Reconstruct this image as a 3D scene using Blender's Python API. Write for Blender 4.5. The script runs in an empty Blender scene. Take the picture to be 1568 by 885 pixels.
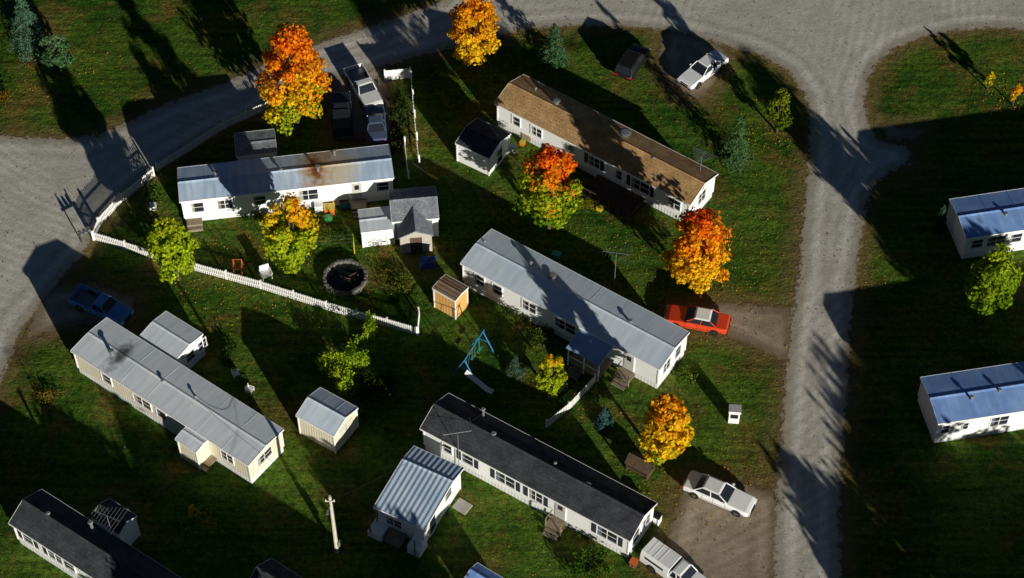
import bpy, math, random
import numpy as np
from mathutils import Vector, Matrix
random.seed(4); rng=np.random.default_rng(4)
# ---------------------------------------------------------------- survey frame
TH=math.radians(51); S_,C_=math.sin(TH),math.cos(TH)
F=3000.0; H=126.0; CY=-H/math.tan(TH)
def G(p,h=0.0):
    """aerial-survey reading -> metric site coordinates at height h"""
    u=p[0]-784; v=442.5-p[1]
    t=(H-h)/(F*S_-v*C_)
    return Vector((u*t, CY+(v*S_+F*C_)*t, h))
def scl(py,h=0): return (F*S_-(442.5-py)*C_)/(H-h)
scene=bpy.context.scene
COL=scene.collection
# ---------------------------------------------------------------- materials
MATS={}
def mat(name,c1,c2=None,scale=1.0,rough=.8,bump=0,bscale=20,ribs=None,ribstr=.3,metal=0,detail=6,fine=0,spec=.3,stain=None,bdist=.02,streak=0):
    if name in MATS: return MATS[name]
    m=bpy.data.materials.new(name); m.use_nodes=True; nt=m.node_tree; N=nt.nodes; Lk=nt.links
    b=N['Principled BSDF']; b.inputs['Roughness'].default_value=rough; b.inputs['Metallic'].default_value=metal
    b.inputs['Specular IOR Level'].default_value=spec
    b.inputs['Base Color'].default_value=(*c1,1)
    tc=N.new('ShaderNodeTexCoord'); co=tc.outputs['Object']
    col=None
    if c2:
        n=N.new('ShaderNodeTexNoise'); n.inputs['Scale'].default_value=scale; n.inputs['Detail'].default_value=detail; n.inputs['Roughness'].default_value=.65
        Lk.new(co,n.inputs['Vector'])
        r=N.new('ShaderNodeValToRGB'); r.color_ramp.elements[0].position=.35; r.color_ramp.elements[1].position=.68
        r.color_ramp.elements[0].color=(*c1,1); r.color_ramp.elements[1].color=(*c2,1)
        Lk.new(n.outputs['Fac'],r.inputs[0]); col=r.outputs[0]
    if fine and col:
        n=N.new('ShaderNodeTexNoise'); n.inputs['Scale'].default_value=fine; n.inputs['Detail'].default_value=3; Lk.new(co,n.inputs['Vector'])
        mr=N.new('ShaderNodeMapRange'); mr.inputs[1].default_value=.3; mr.inputs[2].default_value=.7; mr.inputs[3].default_value=.6; mr.inputs[4].default_value=1.35
        Lk.new(n.outputs['Fac'],mr.inputs[0])
        mx=N.new('ShaderNodeVectorMath'); mx.operation='SCALE'; Lk.new(col,mx.inputs[0]); Lk.new(mr.outputs[0],mx.inputs['Scale']); col=mx.outputs[0]
    if streak and col:
        mp=N.new('ShaderNodeMapping'); mp.inputs['Scale'].default_value=(2.6,.35,.35); Lk.new(co,mp.inputs['Vector'])
        n=N.new('ShaderNodeTexNoise'); n.inputs['Scale'].default_value=1.0; n.inputs['Detail'].default_value=5; Lk.new(mp.outputs[0],n.inputs['Vector'])
        mr=N.new('ShaderNodeMapRange'); mr.inputs[1].default_value=.3; mr.inputs[2].default_value=.7; mr.inputs[3].default_value=1-streak; mr.inputs[4].default_value=1+streak*.6
        Lk.new(n.outputs['Fac'],mr.inputs[0])
        mx=N.new('ShaderNodeVectorMath'); mx.operation='SCALE'; Lk.new(col,mx.inputs[0]); Lk.new(mr.outputs[0],mx.inputs['Scale']); col=mx.outputs[0]
    if stain:
        for (sx,sy,rad,sc) in stain:
            d=N.new('ShaderNodeVectorMath'); d.operation='SUBTRACT'; Lk.new(co,d.inputs[0]); d.inputs[1].default_value=(sx,sy,0)
            ml=N.new('ShaderNodeVectorMath'); ml.operation='MULTIPLY'; Lk.new(d.outputs[0],ml.inputs[0]); ml.inputs[1].default_value=(1,.45,0)
            ln=N.new('ShaderNodeVectorMath'); ln.operation='LENGTH'; Lk.new(ml.outputs[0],ln.inputs[0])
            nz=N.new('ShaderNodeTexNoise'); nz.inputs['Scale'].default_value=2.2; nz.inputs['Detail'].default_value=5; Lk.new(co,nz.inputs['Vector'])
            ma=N.new('ShaderNodeMath'); ma.operation='MULTIPLY_ADD'; Lk.new(nz.outputs['Fac'],ma.inputs[0]); ma.inputs[1].default_value=rad*1.6; Lk.new(ln.outputs['Value'],ma.inputs[2])
            mr=N.new('ShaderNodeMapRange'); mr.inputs[1].default_value=rad*1.1; mr.inputs[2].default_value=rad*2.0; mr.inputs[3].default_value=.9; mr.inputs[4].default_value=0
            Lk.new(ma.outputs[0],mr.inputs[0])
            mx=N.new('ShaderNodeMix'); mx.data_type='RGBA'; Lk.new(mr.outputs[0],mx.inputs['Factor'])
            if col: Lk.new(col,mx.inputs['A'])
            else: mx.inputs['A'].default_value=(*c1,1)
            mx.inputs['B'].default_value=(*sc,1); col=mx.outputs['Result']
    if col: Lk.new(col,b.inputs['Base Color'])
    nrm=None
    if ribs:
        w=N.new('ShaderNodeTexWave'); w.wave_type='BANDS'; w.bands_direction=ribs[0]; w.inputs['Scale'].default_value=.314/ribs[1]; w.inputs['Distortion'].default_value=0
        Lk.new(co,w.inputs['Vector'])
        bp=N.new('ShaderNodeBump'); bp.inputs['Strength'].default_value=ribstr; bp.inputs['Distance'].default_value=.03
        Lk.new(w.outputs['Fac'],bp.inputs['Height']); nrm=bp.outputs[0]
    if bump:
        n=N.new('ShaderNodeTexNoise'); n.inputs['Scale'].default_value=bscale; n.inputs['Detail'].default_value=5; Lk.new(co,n.inputs['Vector'])
        bp=N.new('ShaderNodeBump'); bp.inputs['Strength'].default_value=bump; bp.inputs['Distance'].default_value=bdist
        Lk.new(n.outputs['Fac'],bp.inputs['Height'])
        if nrm: Lk.new(nrm,bp.inputs['Normal'])
        nrm=bp.outputs[0]
    if nrm: Lk.new(nrm,b.inputs['Normal'])
    MATS[name]=m; return m

white_sid=mat('white_siding',(.84,.86,.88),(.92,.92,.92),.6,.55,ribs=('Z',.2),ribstr=.4)
cream_sid=mat('cream_siding',(.70,.65,.50),(.80,.74,.60),.6,.6,ribs=('X',.25),ribstr=.4)
skirtm=mat('skirting',(.68,.70,.74),(.82,.82,.83),1.5,.7,ribs=('X',.3),ribstr=.4)
trim=mat('white_trim',(.9,.9,.9),None,rough=.5)
glass=mat('window_glass',(.02,.025,.035),None,rough=.12,spec=.6)
shutter=mat('shutter_paint',(.03,.035,.05),None,rough=.6)
wood=mat('weathered_wood',(.22,.17,.11),(.34,.28,.2),3,.85,bump=.4)
darkwood=mat('dark_wood',(.07,.045,.03),(.12,.08,.05),3,.85,bump=.4)
gray_roof=mat('gray_metal_roof',(.62,.73,.87),(.72,.80,.90),.3,.45,streak=.12,bump=.05,bscale=.7,bdist=.05)
gray_roof2=mat('pale_metal_roof',(.70,.77,.86),(.82,.86,.91),.3,.45,streak=.12,bump=.05,bscale=.7,bdist=.05,stain=[(3.6,1.9,.75,(.06,.055,.05))])
rust_roof=mat('rusted_metal_roof',(.50,.66,.92),(.66,.78,.92),.35,.45,streak=.22,bump=.05,bscale=.7,bdist=.05,stain=[(13.5,1.5,1.8,(.70,.62,.44)),(11.6,2.0,1.5,(.55,.32,.10)),(11.6,1.9,.7,(.18,.045,.01))])
blue_roof=mat('blue_metal_roof',(.20,.36,.78),(.32,.50,.88),.5,.45,streak=.15,bump=.06,bscale=.8,bdist=.05)
brown_shingle=mat('brown_shingles',(.38,.225,.095),(.60,.38,.18),.8,.9,bump=.5,bscale=9,fine=9,ribs=('Y',.3),ribstr=.25)
black_shingle=mat('black_shingles',(.032,.035,.042),(.074,.08,.092),.8,.9,bump=.4,bscale=9,fine=9,ribs=('Y',.3),ribstr=.25)
grey_shingle=mat('grey_shingles',(.17,.19,.23),(.30,.33,.37),1.2,.9,bump=.4,bscale=9,fine=8)
corr=mat('corrugated_roof',(.46,.60,.80),(.60,.72,.88),.6,.45,ribs=('X',.42),ribstr=1.0)
tan_wall=mat('tan_plywood',(.68,.38,.11),(.76,.44,.15),1.2,.8,ribs=('X',.3),ribstr=.3)
tan_roof=mat('tan_shed_roof',(.20,.13,.08),(.28,.2,.13),2,.8,ribs=('Y',.35),ribstr=.8)
rubber=mat('tyre_rubber',(.015,.015,.016),None,rough=.9)
chrome=mat('chrome',(.6,.6,.62),None,rough=.2,metal=1)
dark=mat('dark_plastic',(.02,.02,.022),None,rough=.6)
redlens=mat('red_lens',(.5,.01,.01),None,rough=.3)
stone=mat('field_stone',(.10,.10,.09),(.22,.21,.19),4,.9,bump=.5)
concrete=mat('concrete',(.35,.33,.3),(.48,.46,.42),2,.9,bump=.3)
pole_m=mat('pole_wood',(.52,.47,.38),(.66,.62,.52),3,.85,bump=.3)
galv=mat('galvanised_steel',(.30,.31,.33),None,rough=.5,metal=.5)
bark=mat('bark',(.06,.045,.03),(.13,.10,.07),5,.95,bump=.7)
def paint(n,c,r=.28):
    return mat(n,c,tuple(min(1,x*1.06) for x in c),1.2,r,spec=.5)
# ---------------------------------------------------------------- mesh builder
class MB:
    def __init__(s): s.v=[]; s.f=[]; s.m=[]; s.mats=[]
    def mi(s,m):
        if m not in s.mats: s.mats.append(m)
        return s.mats.index(m)
    def faces(s,vs,fs,m):
        o=len(s.v); s.v+= [tuple(v) for v in vs]; k=s.mi(m)
        for f in fs: s.f.append([o+i for i in f]); s.m.append(k)
    def box(s,x0,x1,y0,y1,z0,z1,m,M=None):
        vs=[Vector((x,y,z)) for z in (z0,z1) for x,y in ((x0,y0),(x1,y0),(x1,y1),(x0,y1))]
        if M is not None: vs=[M@v for v in vs]
        s.faces(vs,[(3,2,1,0),(4,5,6,7),(0,1,5,4),(1,2,6,5),(2,3,7,6),(3,0,4,7)],m)
    def prism(s,prof,x0,x1,m,axis='x',caps=None):
        n=len(prof)
        mk=(lambda x,p:(x,p[0],p[1])) if axis=='x' else (lambda x,p:(p[0],x,p[1]))
        vs=[mk(x0,p) for p in prof]+[mk(x1,p) for p in prof]
        fs=[(i,(i+1)%n,n+(i+1)%n,n+i) for i in range(n)]
        if caps is None: caps=[list(range(n))]
        for c in caps: fs.append(list(reversed(c))); fs.append([n+i for i in c])
        s.faces(vs,fs,m)
    def cyl(s,p0,p1,r0,r1,m,n=8,cap=True):
        p0=Vector(p0);p1=Vector(p1); d=(p1-p0).normalized()
        a=d.orthogonal().normalized(); b=d.cross(a)
        vs=[]
        for p,r in((p0,r0),(p1,r1)):
            for i in range(n):
                t=2*math.pi*i/n; vs.append(p+a*(r*math.cos(t))+b*(r*math.sin(t)))
        fs=[(i,(i+1)%n,n+(i+1)%n,n+i) for i in range(n)]
        if cap: fs+= [list(range(n))[::-1],[n+i for i in range(n)]]
        s.faces(vs,fs,m)
    def obj(s,name,parent=None,M=None,smooth=False,bevel=0):
        me=bpy.data.meshes.new(name); me.from_pydata(s.v,[],s.f)
        for m in s.mats: me.materials.append(m)
        me.polygons.foreach_set('material_index',s.m)
        if smooth: me.polygons.foreach_set('use_smooth',[True]*len(s.f))
        me.update()
        o=bpy.data.objects.new(name,me); COL.objects.link(o)
        if parent: o.parent=parent
        if M is not None: o.matrix_local=M
        if bevel:
            b=o.modifiers.new('b','BEVEL'); b.width=bevel; b.segments=2; b.limit_method='ANGLE'
        return o
def empty(name,M):
    e=bpy.data.objects.new(name,None); e.empty_display_size=.5; COL.objects.link(e); e.matrix_world=M; return e
def frame(o,xd):
    x=Vector((xd[0],xd[1],0)).normalized(); y=Vector((-x.y,x.x,0))
    M=Matrix(((x.x,y.x,0,o[0]),(x.y,y.y,0,o[1]),(0,0,1,0),(0,0,0,1))); return M

def gable_part(e,A2L,L,W,eave,rise,rf,ov,roofm,wallm,skirt=True,seams=0,lift=0,open_walls=False,tag=''):
    x0,y0=A2L
    yr=y0+W*rf; y1=y0+W; x1=x0+L
    zr=lambda y:(eave+rise*(y-y0)/(yr-y0)) if y<=yr else (eave+rise*(y1-y)/(y1-yr))
    a,b=y0+ov,y1-ov
    if not open_walls:
        w=MB(); zb=.65 if skirt else 0
        prof=[(a,zb),(b,zb),(b,zr(b)-.05),(yr,eave+rise-.05),(a,zr(a)-.05)]
        w.prism(prof,x0+ov,x1-ov,wallm)
        for (cx,cy) in ((x0+ov,a),(x1-ov,a),(x1-ov,b),(x0+ov,b)):
            w.box(cx-.05,cx+.05,cy-.05,cy+.05,zb,eave-.08,trim)
        w.obj('walls'+tag,e)
        if skirt:
            k=MB(); k.box(x0+ov+.03,x1-ov-.03,a+.03,b-.03,0,.65,skirtm); k.obj('skirting'+tag,e)
    r=MB()
    r.prism([(y0,eave-.1),(y0,eave),(yr,eave+rise),(y1,eave),(y1,eave-.1),(yr,eave+rise-.1)],x0,x1,roofm,caps=[[0,1,2,5],[5,2,3,4]])
    # fascia
    r.box(x0-.005,x1+.005,y0-.03,y0-.003,eave-.15,eave+.01,trim); r.box(x0-.005,x1+.005,y1+.003,y1+.03,eave-.15,eave+.01,trim)
    for xx in (x0-.03,x1+.005):
        r.prism([(y0,eave-.15),(yr,eave+rise-.15),(yr,eave+rise+.015),(y0,eave+.015)],xx,xx+.025,trim)
        r.prism([(yr+.002,eave+rise-.15),(y1,eave-.15),(y1,eave+.015),(yr+.002,eave+rise+.015)],xx,xx+.025,trim)
    if seams:
        n=int(L/seams)
        for i in range(1,n):
            xx=x0+L*i/n+random.uniform(-.03,.03); sh_=random.uniform(.004,.012)
            r.prism([(y0,eave),(yr,eave+rise),(yr,eave+rise+sh_),(y0,eave+sh_)],xx,xx+.04,roofm)
            r.prism([(yr,eave+rise),(y1,eave),(y1,eave+sh_),(yr,eave+rise+sh_)],xx,xx+.04,roofm)
    r.prism([(yr-.16,zr(yr-.16)+.005),(yr,eave+rise+.05),(yr+.16,zr(yr+.16)+.005)],x0,x1,roofm)
    r.obj('roof'+tag,e)
    return zr
def window(mb,x,z,w,h,y,sh=False,face='y'):
    def bx(a0,a1,d0,d1,z0,z1,m):
        if face=='y': mb.box(a0,a1,y-d1,y-d0,z0,z1,m)
        else: mb.box(y+d0,y+d1,a0,a1,z0,z1,m)
    bx(x-w/2,x+w/2,-.02,.02,z-h/2,z+h/2,glass)
    t=.07
    bx(x-w/2-t,x+w/2+t,-.02,.07,z+h/2,z+h/2+t,trim); bx(x-w/2-t,x+w/2+t,-.02,.09,z-h/2-t,z-h/2,trim)
    bx(x-w/2-t,x-w/2,-.02,.065,z-h/2,z+h/2,trim); bx(x+w/2,x+w/2+t,-.02,.065,z-h/2,z+h/2,trim)
    if w>1: bx(x-.025,x+.025,-.01,.05,z-h/2,z+h/2,trim)
    # curtains behind part of the pane
    bx(x-w/2,x-w/2+w*.22,-.01,.026,z-h/2,z+h/2,CURT[int(x*7)%3])
    bx(x-w/2,x+w/2,-.01,.045,z-.02,z+.02,trim)
    if sh:
        bx(x-w/2-t-.4,x-w/2-t-.03,0,.05,z-h/2-.03,z+h/2+.03,shutter); bx(x+w/2+t+.03,x+w/2+t+.4,0,.05,z-h/2-.03,z+h/2+.03,shutter)
CURT=[mat('curtain_a',(.35,.33,.3),None),mat('curtain_b',(.2,.18,.16),None),mat('curtain_c',(.12,.14,.2),None)]
def building(name,A,B,C,eave=2.9,rise=.45,rf=.5,ov=.15,roofm=gray_roof,wallm=white_sid,skirt=True,seams=0,L=None,W=None,wins=(),ends=(),doors=(),vents=(),backs=()):
    a,b,c=G(A,eave),G(B,eave),G(C,eave)
    M=frame(a,b-a); Mi=M.inverted()
    if L is None: L=(b-a).length
    if W is None: W=(Mi@c).y
    e=empty(name,M)
    gable_part(e,(0,0),L,W,eave,rise,rf,ov,roofm,wallm,skirt,seams)
    if wins or ends:
        m=MB()
        for w in wins:
            px,ww,hh=w[:3]; sh=len(w)>3
            x=(px-A[0])/(B[0]-A[0])*(b-a).length
            window(m,x,1.85 if skirt else 1.35,ww,hh,ov,sh)
        for w in ends:
            window(m,w[0]*W,w[3] if len(w)>3 else 1.85,w[1],w[2],L-ov,False,'x')
        m.obj('windows',e)
    if doors:
        m=MB()
        for d in doors:
            x=(d-A[0])/(B[0]-A[0])*(b-a).length; zb=.62 if skirt else .05
            m.box(x-.48,x+.48,ov-.05,ov+.01,zb,zb+2.1,trim); m.box(x-.42,x+.42,ov-.07,ov-.04,zb+.05,zb+2.03,mat('door_paint',(.5,.5,.48),None,rough=.5))
            m.box(x-.2,x+.2,ov-.085,ov-.06,zb+1.2,zb+1.75,glass)
            if skirt:
                m.box(x-.7,x+.7,ov-1.1,ov-.075,.5,.58,wood)
                for q in range(2): m.box(x-.6,x+.6,ov-1.4-.3*q,ov-1.1-.3*q,.32-.2*q,.38-.2*q,wood)
                for px_ in (-.65,.65): m.box(x+px_-.04,x+px_+.04,ov-1.1,ov-1.02,0,1.4,wood)
                m.box(x-.7,x-.62,ov-1.1,ov-.1,1.36,1.42,wood)
        m.obj('door',e)
    if vents:
        m=MB()
        for v in vents:
            p=Mi@G(v[:2],eave+rise*.6); hh=v[2] if len(v)>2 else .4; r=v[3] if len(v)>3 else .08
            m.cyl((p.x,p.y,eave-.05),(p.x,p.y,eave+rise*.6+hh),r,r,galv); m.cyl((p.x,p.y,eave+rise*.6+hh),(p.x,p.y,eave+rise*.6+hh+.06),r*1.9,r*1.2,galv)
        m.obj('roof_vents',e)
    return e,M,L,W
def sub(e,M,A,B,C,eave,rise,rf,roofm,wallm,skirt=False,tag='_addition',ov=.12,seams=0,open_walls=False):
    Mi=M.inverted(); a=Mi@G(A,eave); b=Mi@G(B,eave); c=Mi@G(C,eave)
    gable_part(e,(a.x,a.y),b.x-a.x,c.y-a.y,eave,rise,rf,ov,roofm,wallm,skirt,seams,tag=tag,open_walls=open_walls)
    return a,b,c
# ================================================================= HOUSES
e,M,L,W=building('mobile_home',(705,403),(1010,566),(754,351),2.9,.38,.5,roofm=gray_roof,seams=2.44,
   wins=((734,.9,1.1),(762,.9,1.1),(812,1.3,1.1),(868,1.9,1.1)),ends=((.3,1.1,1.1),(.68,.9,1.1)),doors=(965,),
   vents=((813,407,.5,.1),(965,495,.35,.12),(845,425,.2,.2),(742,372,.3,.07)))
m=MB(); Mi=M.inverted(); q=[Mi@G(p,2.3) for p in ((882,515),(905,500),(945,528),(922,555))]
x0=min(v.x for v in q);x1=max(v.x for v in q); 
m.prism([(-2.0,2.3),(.1,2.72),(.1,2.79),(-2.0,2.37)],x0,x1,mat('porch_roof',(.30,.44,.74),(.40,.54,.8),.6,.5))
m.box(x0,x1,-1.9,.1,.5,.58,wood)
for xx in (x0+.1,(x0+x1)/2,x1-.2):
    m.box(xx,xx+.09,-1.9,-1.81,0,2.3,trim)
m.box(x0,x1,-1.9,-1.84,1.3,1.37,trim); 
for i in range(3): m.box(x0+.5,x0+1.6,-2.2-.3*i,-1.9-.3*i,.35-.15*i,.41-.15*i,wood)
m.obj('porch',e)
e,M,L,W=building('mobile_home',(757,158),(1057,314),(798,112),2.9,.75,.5,roofm=brown_shingle,ov=.2,
   wins=((790,.8,1),(822,1.1,1),(912,1.1,1.1,1),(950,.6,1),(982,1.8,1.2,1),(1033,1.2,1.1)),ends=((.5,1.2,1.2),(.5,.5,.5,3.1)),doors=(876,),
   vents=((957,207,.35,.3),(852,160,.5,.2),(820,138,.3,.08),(905,190,.3,.07),(1000,245,.3,.09)))
m=MB(); Mi=M.inverted(); a=Mi@G((905,285)); b=Mi@G((975,325))
m.box(a.x,b.x,-2.6,.15,.5,.6,darkwood)
for i in range(6):
    xx=a.x+(b.x-a.x)*i/5; m.box(xx-.05,xx+.05,-2.6,-2.5,0,1.5,darkwood)
m.box(a.x,b.x,-2.6,-2.52,1.45,1.53,darkwood)
m.obj('deck',e)
e,M,L,W=building('mobile_home',(643,656),(965,829),(689,603),2.9,.9,.5,roofm=black_shingle,ov=.2,
   wins=((684,.8,1),(716,1.0,1.1,1),(775,1.7,1.2,1),(822,1.2,1.2,1),(930,1.7,1.2,1)),ends=((.3,1.0,1.5),(.68,1.2,1.2)),doors=(860,),
   vents=((740,632,.5,.1),(756,668,.4,.12),(850,712,.3,.08),(900,745,.25,.15)))
e,M,L,W=building('mobile_home',(108,537),(380,713),(165,487),2.9,.22,.5,roofm=gray_roof2,wallm=cream_sid,seams=2.44,
   wins=((160,1.0,1.0),(216,1.8,1.0),(246,1.0,1.0),(345,1.2,1.0)),ends=((.45,1.6,.9),),
   vents=((172,544,.6,.14),(300,610,.3,.08),(250,585,.25,.1)))
sub(e,M,(214,514),(270,550),(262,481),2.75,.25,.5,gray_roof2,white_sid,tag='_addition',seams=2.4)
sub(e,M,(268,672),(300,693),(292,648),2.6,.2,.5,gray_roof2,cream_sid,tag='_entry')
m=MB(); Mi=M.inverted(); p=Mi@G((316,708)); m.box(p.x-.7,p.x+.7,p.y-.4,p.y+.8,.4,.5,wood); m.box(p.x-.7,p.x+.7,p.y-.8,p.y-.4,.18,.28,wood); m.obj('steps',e)
m=MB()
aa=Mi@G((270,550),2.75)
window(m,aa.y+1.5,1.5,.9,1.0,aa.x-.12,False,'x'); window(m,aa.y+2.9,1.5,.9,1.0,aa.x-.12,False,'x'); m.obj('windows_addition',e)
e,M,L,W=building('mobile_home',(275,309),(603,272),(272,257),2.9,.3,.5,roofm=rust_roof,seams=2.44,
   wins=((300,1.0,1.1),(342,1.2,1.0),(395,1.0,1.0),(470,1.6,1.2),(585,1.0,1.0)),doors=(545,),
   vents=((330,268,.4,.1),(512,236,.4,.1),(487,262,.6,.14),(430,262,.25,.1)))
sub(e,M,(362,240),(424,236),(360,204),2.5,.12,.5,grey_shingle,white_sid,tag='_carport')
m=MB(); Mi=M.inverted()
p=Mi@G((497,322)); m.box(p.x-.8,p.x+.8,p.y-.2,p.y+1.7,0,.55,concrete); m.box(p.x-.6,p.x+.5,p.y+.6,p.y+1.6,.55,2.5,trim)
p=Mi@G((300,348)); m.box(p.x-.7,p.x+.6,p.y-.1,p.y+.9,0,.45,wood); m.box(p.x-.7,p.x+.6,p.y-.5,p.y-.1,0,.25,wood)
m.obj('entry_steps',e)
building('mobile_home',(1480,365),(1600,347),(1466,311),2.9,.3,.5,roofm=blue_roof,L=20,W=4.4,seams=2.44,wins=((1500,1.0,1.0),(1530,1.6,1.1),(1560,1,1)),vents=((1540,330,.3,.1),))
building('mobile_home',(1437,649),(1568,629),(1422,593),2.9,.3,.5,roofm=blue_roof,L=20,W=4.5,seams=2.44,wins=((1452,.6,1.0),(1483,.4,.8),(1535,1.4,1.1)),vents=((1487,612,.4,.1),(1530,600,.3,.1)))
e,M,L,W=building('mobile_home',(13,801),(113,866),(62,748),2.9,.9,.5,roofm=black_shingle,L=20,ov=.2,wins=((36,1.0,1.1,1),(78,1.4,1.1,1),(100,1,1)),vents=((75,790,.4,.1),(140,805,.5,.12)))
sub(e,M,(140,792),(178,823),(175,768),2.7,.5,.5,black_shingle,white_sid,tag='_dormer')
building('mobile_home',(375,900),(480,968),(420,858),2.9,.9,.5,roofm=black_shingle,L=18)
building('garden_shed',(709,889),(760,920),(735,864),2.4,.35,.5,roofm=blue_roof,skirt=False,seams=1)
# sheds
building('garden_shed',(697,219),(749,243),(737,184),2.3,.5,.5,roofm=black_shingle,skirt=False,ends=((.5,.9,1.7,1.0),),ov=.1)
e,M,L,W=building('garden_shed',(453,636),(511,668),(494,595),2.5,.55,.5,roofm=gray_roof,wallm=cream_sid,skirt=False,ov=.1,seams=1.0)
m=MB(); m.box(L-.1,L-.05,W*.25,W*.75,.05,2.1,mat('shed_door',(.66,.64,.58),None,rough=.6)); m.box(L-.05,L-.03,W*.5-.01,W*.5+.01,.05,2.1,dark); m.obj('double_door',e)
building('wooden_shed',(662,441),(697,461),(688,423),2.5,.12,.5,roofm=tan_roof,wallm=tan_wall,skirt=False,ov=.08)
e,M,L,W=building('garden_shed',(600,340),(672,334),(595,291),2.4,.7,.5,roofm=grey_shingle,wallm=white_sid,skirt=False,ov=.1)
m=MB(); x0,x1=L*.1,L*.85; xm=(x0+x1)/2
m.prism([(x0+.15,0),(x1-.15,0),(x1-.15,2.1),(xm,2.75),(x0+.15,2.1)],-1.5,.1,mat('grey_board',(.42,.39,.34),(.52,.49,.44),2,.8,ribs=('X',.25)),axis='y')
m.prism([(x0,2.05),(xm,2.78),(x1,2.05),(x1,2.15),(xm,2.9),(x0,2.15)],-1.65,1.6,grey_shingle,axis='y',caps=[[0,1,4,5],[1,2,3,4]])
m.box(xm-.5,xm+.5,-1.53,-1.49,.05,1.9,darkwood); m.obj('front_gable',e)
building('garden_shed',(553,356),(604,350),(550,321),2.0,.1,.5,roofm=gray_roof2,skirt=False,ov=.06,ends=((.5,.6,.6,1.2),))
e,M,L,W=building('carport_shed',(572,776),(650,811),(634,683),2.7,.5,.72,roofm=corr,skirt=False,ov=.25,wins=((600,1.3,.9),),ends=((.25,.9,1.9,1.1),(.65,1.0,.9)))
m=MB()
for (xx,yy) in ((.1,-1.0),(L-.4,-1.0),(.1,0)): m.box(xx,xx+.1,yy,yy+.1,0,2.2,wood)
m.box(-.1,L*.25,-1.0,.3,0,.7,white_sid); m.box(L*.75,L,-.9,.3,0,.9,white_sid); m.box(L*.3,L*.6,-.9,.2,0,.5,wood)
m.obj('stored_boxes',e)
# ---------------------------------------------------------------- small structures
def rustic(name,px,w,d,h,rm,wm,ang=-33,posts=True):
    p=G(px); e=empty(name,frame(p,(math.cos(math.radians(ang)),math.sin(math.radians(ang)))))
    m=MB()
    for sx in(-1,1):
        for sy in(-1,1): m.box(sx*(w/2-.15)-.06,sx*(w/2-.15)+.06,sy*(d/2-.15)-.06,sy*(d/2-.15)+.06,0,h,wm)
    m.box(-w/2+.15,w/2-.15,d/2-.2,d/2-.12,0,h,wm); m.box(-w/2+.2,w/2-.2,-d/2+.1,d/2-.2,.35,.5,wm)
    m.box(-w/2+.12,-w/2+.18,-d/2+.2,d/2-.2,0,h*.6,wm); m.box(w/2-.18,w/2-.12,-d/2+.2,d/2-.2,0,h*.6,wm)
    m.obj('frame',e)
    r=MB(); r.prism([(-d/2,h),(0,h+.6),(d/2,h),(d/2,h-.08),(0,h+.5),(-d/2,h-.08)],-w/2,w/2,rm,caps=[[0,1,4,5],[1,2,3,4]]); r.obj('roof',e)
rustic('garden_shelter',(980,720),2.1,1.3,1.0,darkwood,darkwood,-33)
p=G((133,368)); e=empty('mailbox_stand',frame(p,(.8,.6))); m=MB()
for x in(-.45,.45): m.box(x-.05,x+.05,-.05,.05,0,1.5,darkwood)
m.box(-.65,.65,-.05,.05,1.0,1.08,darkwood)
for i in range(3):
    x=-.5+.37*i; m.box(x,x+.24,-.25,.25,1.08,1.22,galv); m.cyl((x+.12,-.25,1.22),(x+.12,.25,1.22),.12,.12,galv,10)
m.obj('frame_and_boxes',e)
def utility_pole(name,px,h):
    p=G(px); e=empty(name,Matrix.Translation(p)); m=MB()
    m.cyl((0,0,0),(0,0,h),.17,.11,pole_m,10); m.obj('pole',e)
    m=MB()
    m.box(-.35,.35,-.17,-.1,h-.5,h-.4,pole_m)
    for x in(-.3,.3): m.cyl((x,-.13,h-.4),(x,-.13,h-.25),.04,.03,trim)
    m.box(.1,.32,-.12,.12,.9,1.5,galv); m.cyl((.16,0,1.5),(.13,0,h-1),.025,.025,galv,5)
    m.cyl((0,-.1,h-1.0),(-.15,-.7,h-.8),.03,.025,galv); m.box(-.25,-.05,-1.0,-.65,h-.9,h-.8,galv)
    m.obj('fittings',e)
utility_pole('utility_pole',(516,845),7.6)
def cable(name,a,b,sag=.8):
    m=MB(); n=14; pts=[a.lerp(b,i/n)-Vector((0,0,sag*4*(i/n)*(1-i/n))) for i in range(n+1)]
    for i in range(n): m.cyl(pts[i],pts[i+1],.012,.012,dark,4,False)
    m.obj(name)
pt=G((516,845))+Vector((0,-.13,7.2))
cable('power_cable',pt,G((740,632),3.9)); cable('power_cable',pt,G((300,610),3.3)); cable('power_cable',pt,G((470,1100),8))
def antenna(name,px,h,base=0,ang=-20,l=2.2):
    p=G(px); e=empty(name,frame(p,(math.cos(math.radians(ang)),math.sin(math.radians(ang)))))
    m=MB(); m.cyl((0,0,base),(0,0,h),.03,.025,galv,6); m.cyl((-l/2,0,h),(l/2,0,h),.02,.02,galv,5)
    for i in range(9):
        x=-l/2+l*i/8; w=.35+.11*i; m.cyl((x,-w,h+.02),(x,w,h+.02),.013,.013,galv,4)
    m.obj('mast_and_elements',e)
antenna('tv_antenna',(940,447),5,ang=-10); antenna('tv_antenna',(703,722),5.2,ang=10); antenna('tv_antenna',(180,845),5,ang=-25); antenna('tv_antenna',(1068,300),5,ang=60,l=1.2)
p=G((1123,643)); e=empty('utility_cabinet',frame(p,(1,-.1))); m=MB(); m.box(-.42,.42,-.35,.35,0,1.35,trim); m.prism([(-.42,1.35),(.42,1.35),(.42,1.5),(-.42,1.62)],-.48,.48,trim); m.box(-.3,.3,-.38,-.352,.7,1.2,dark); m.obj('body',e,bevel=.02)
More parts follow.
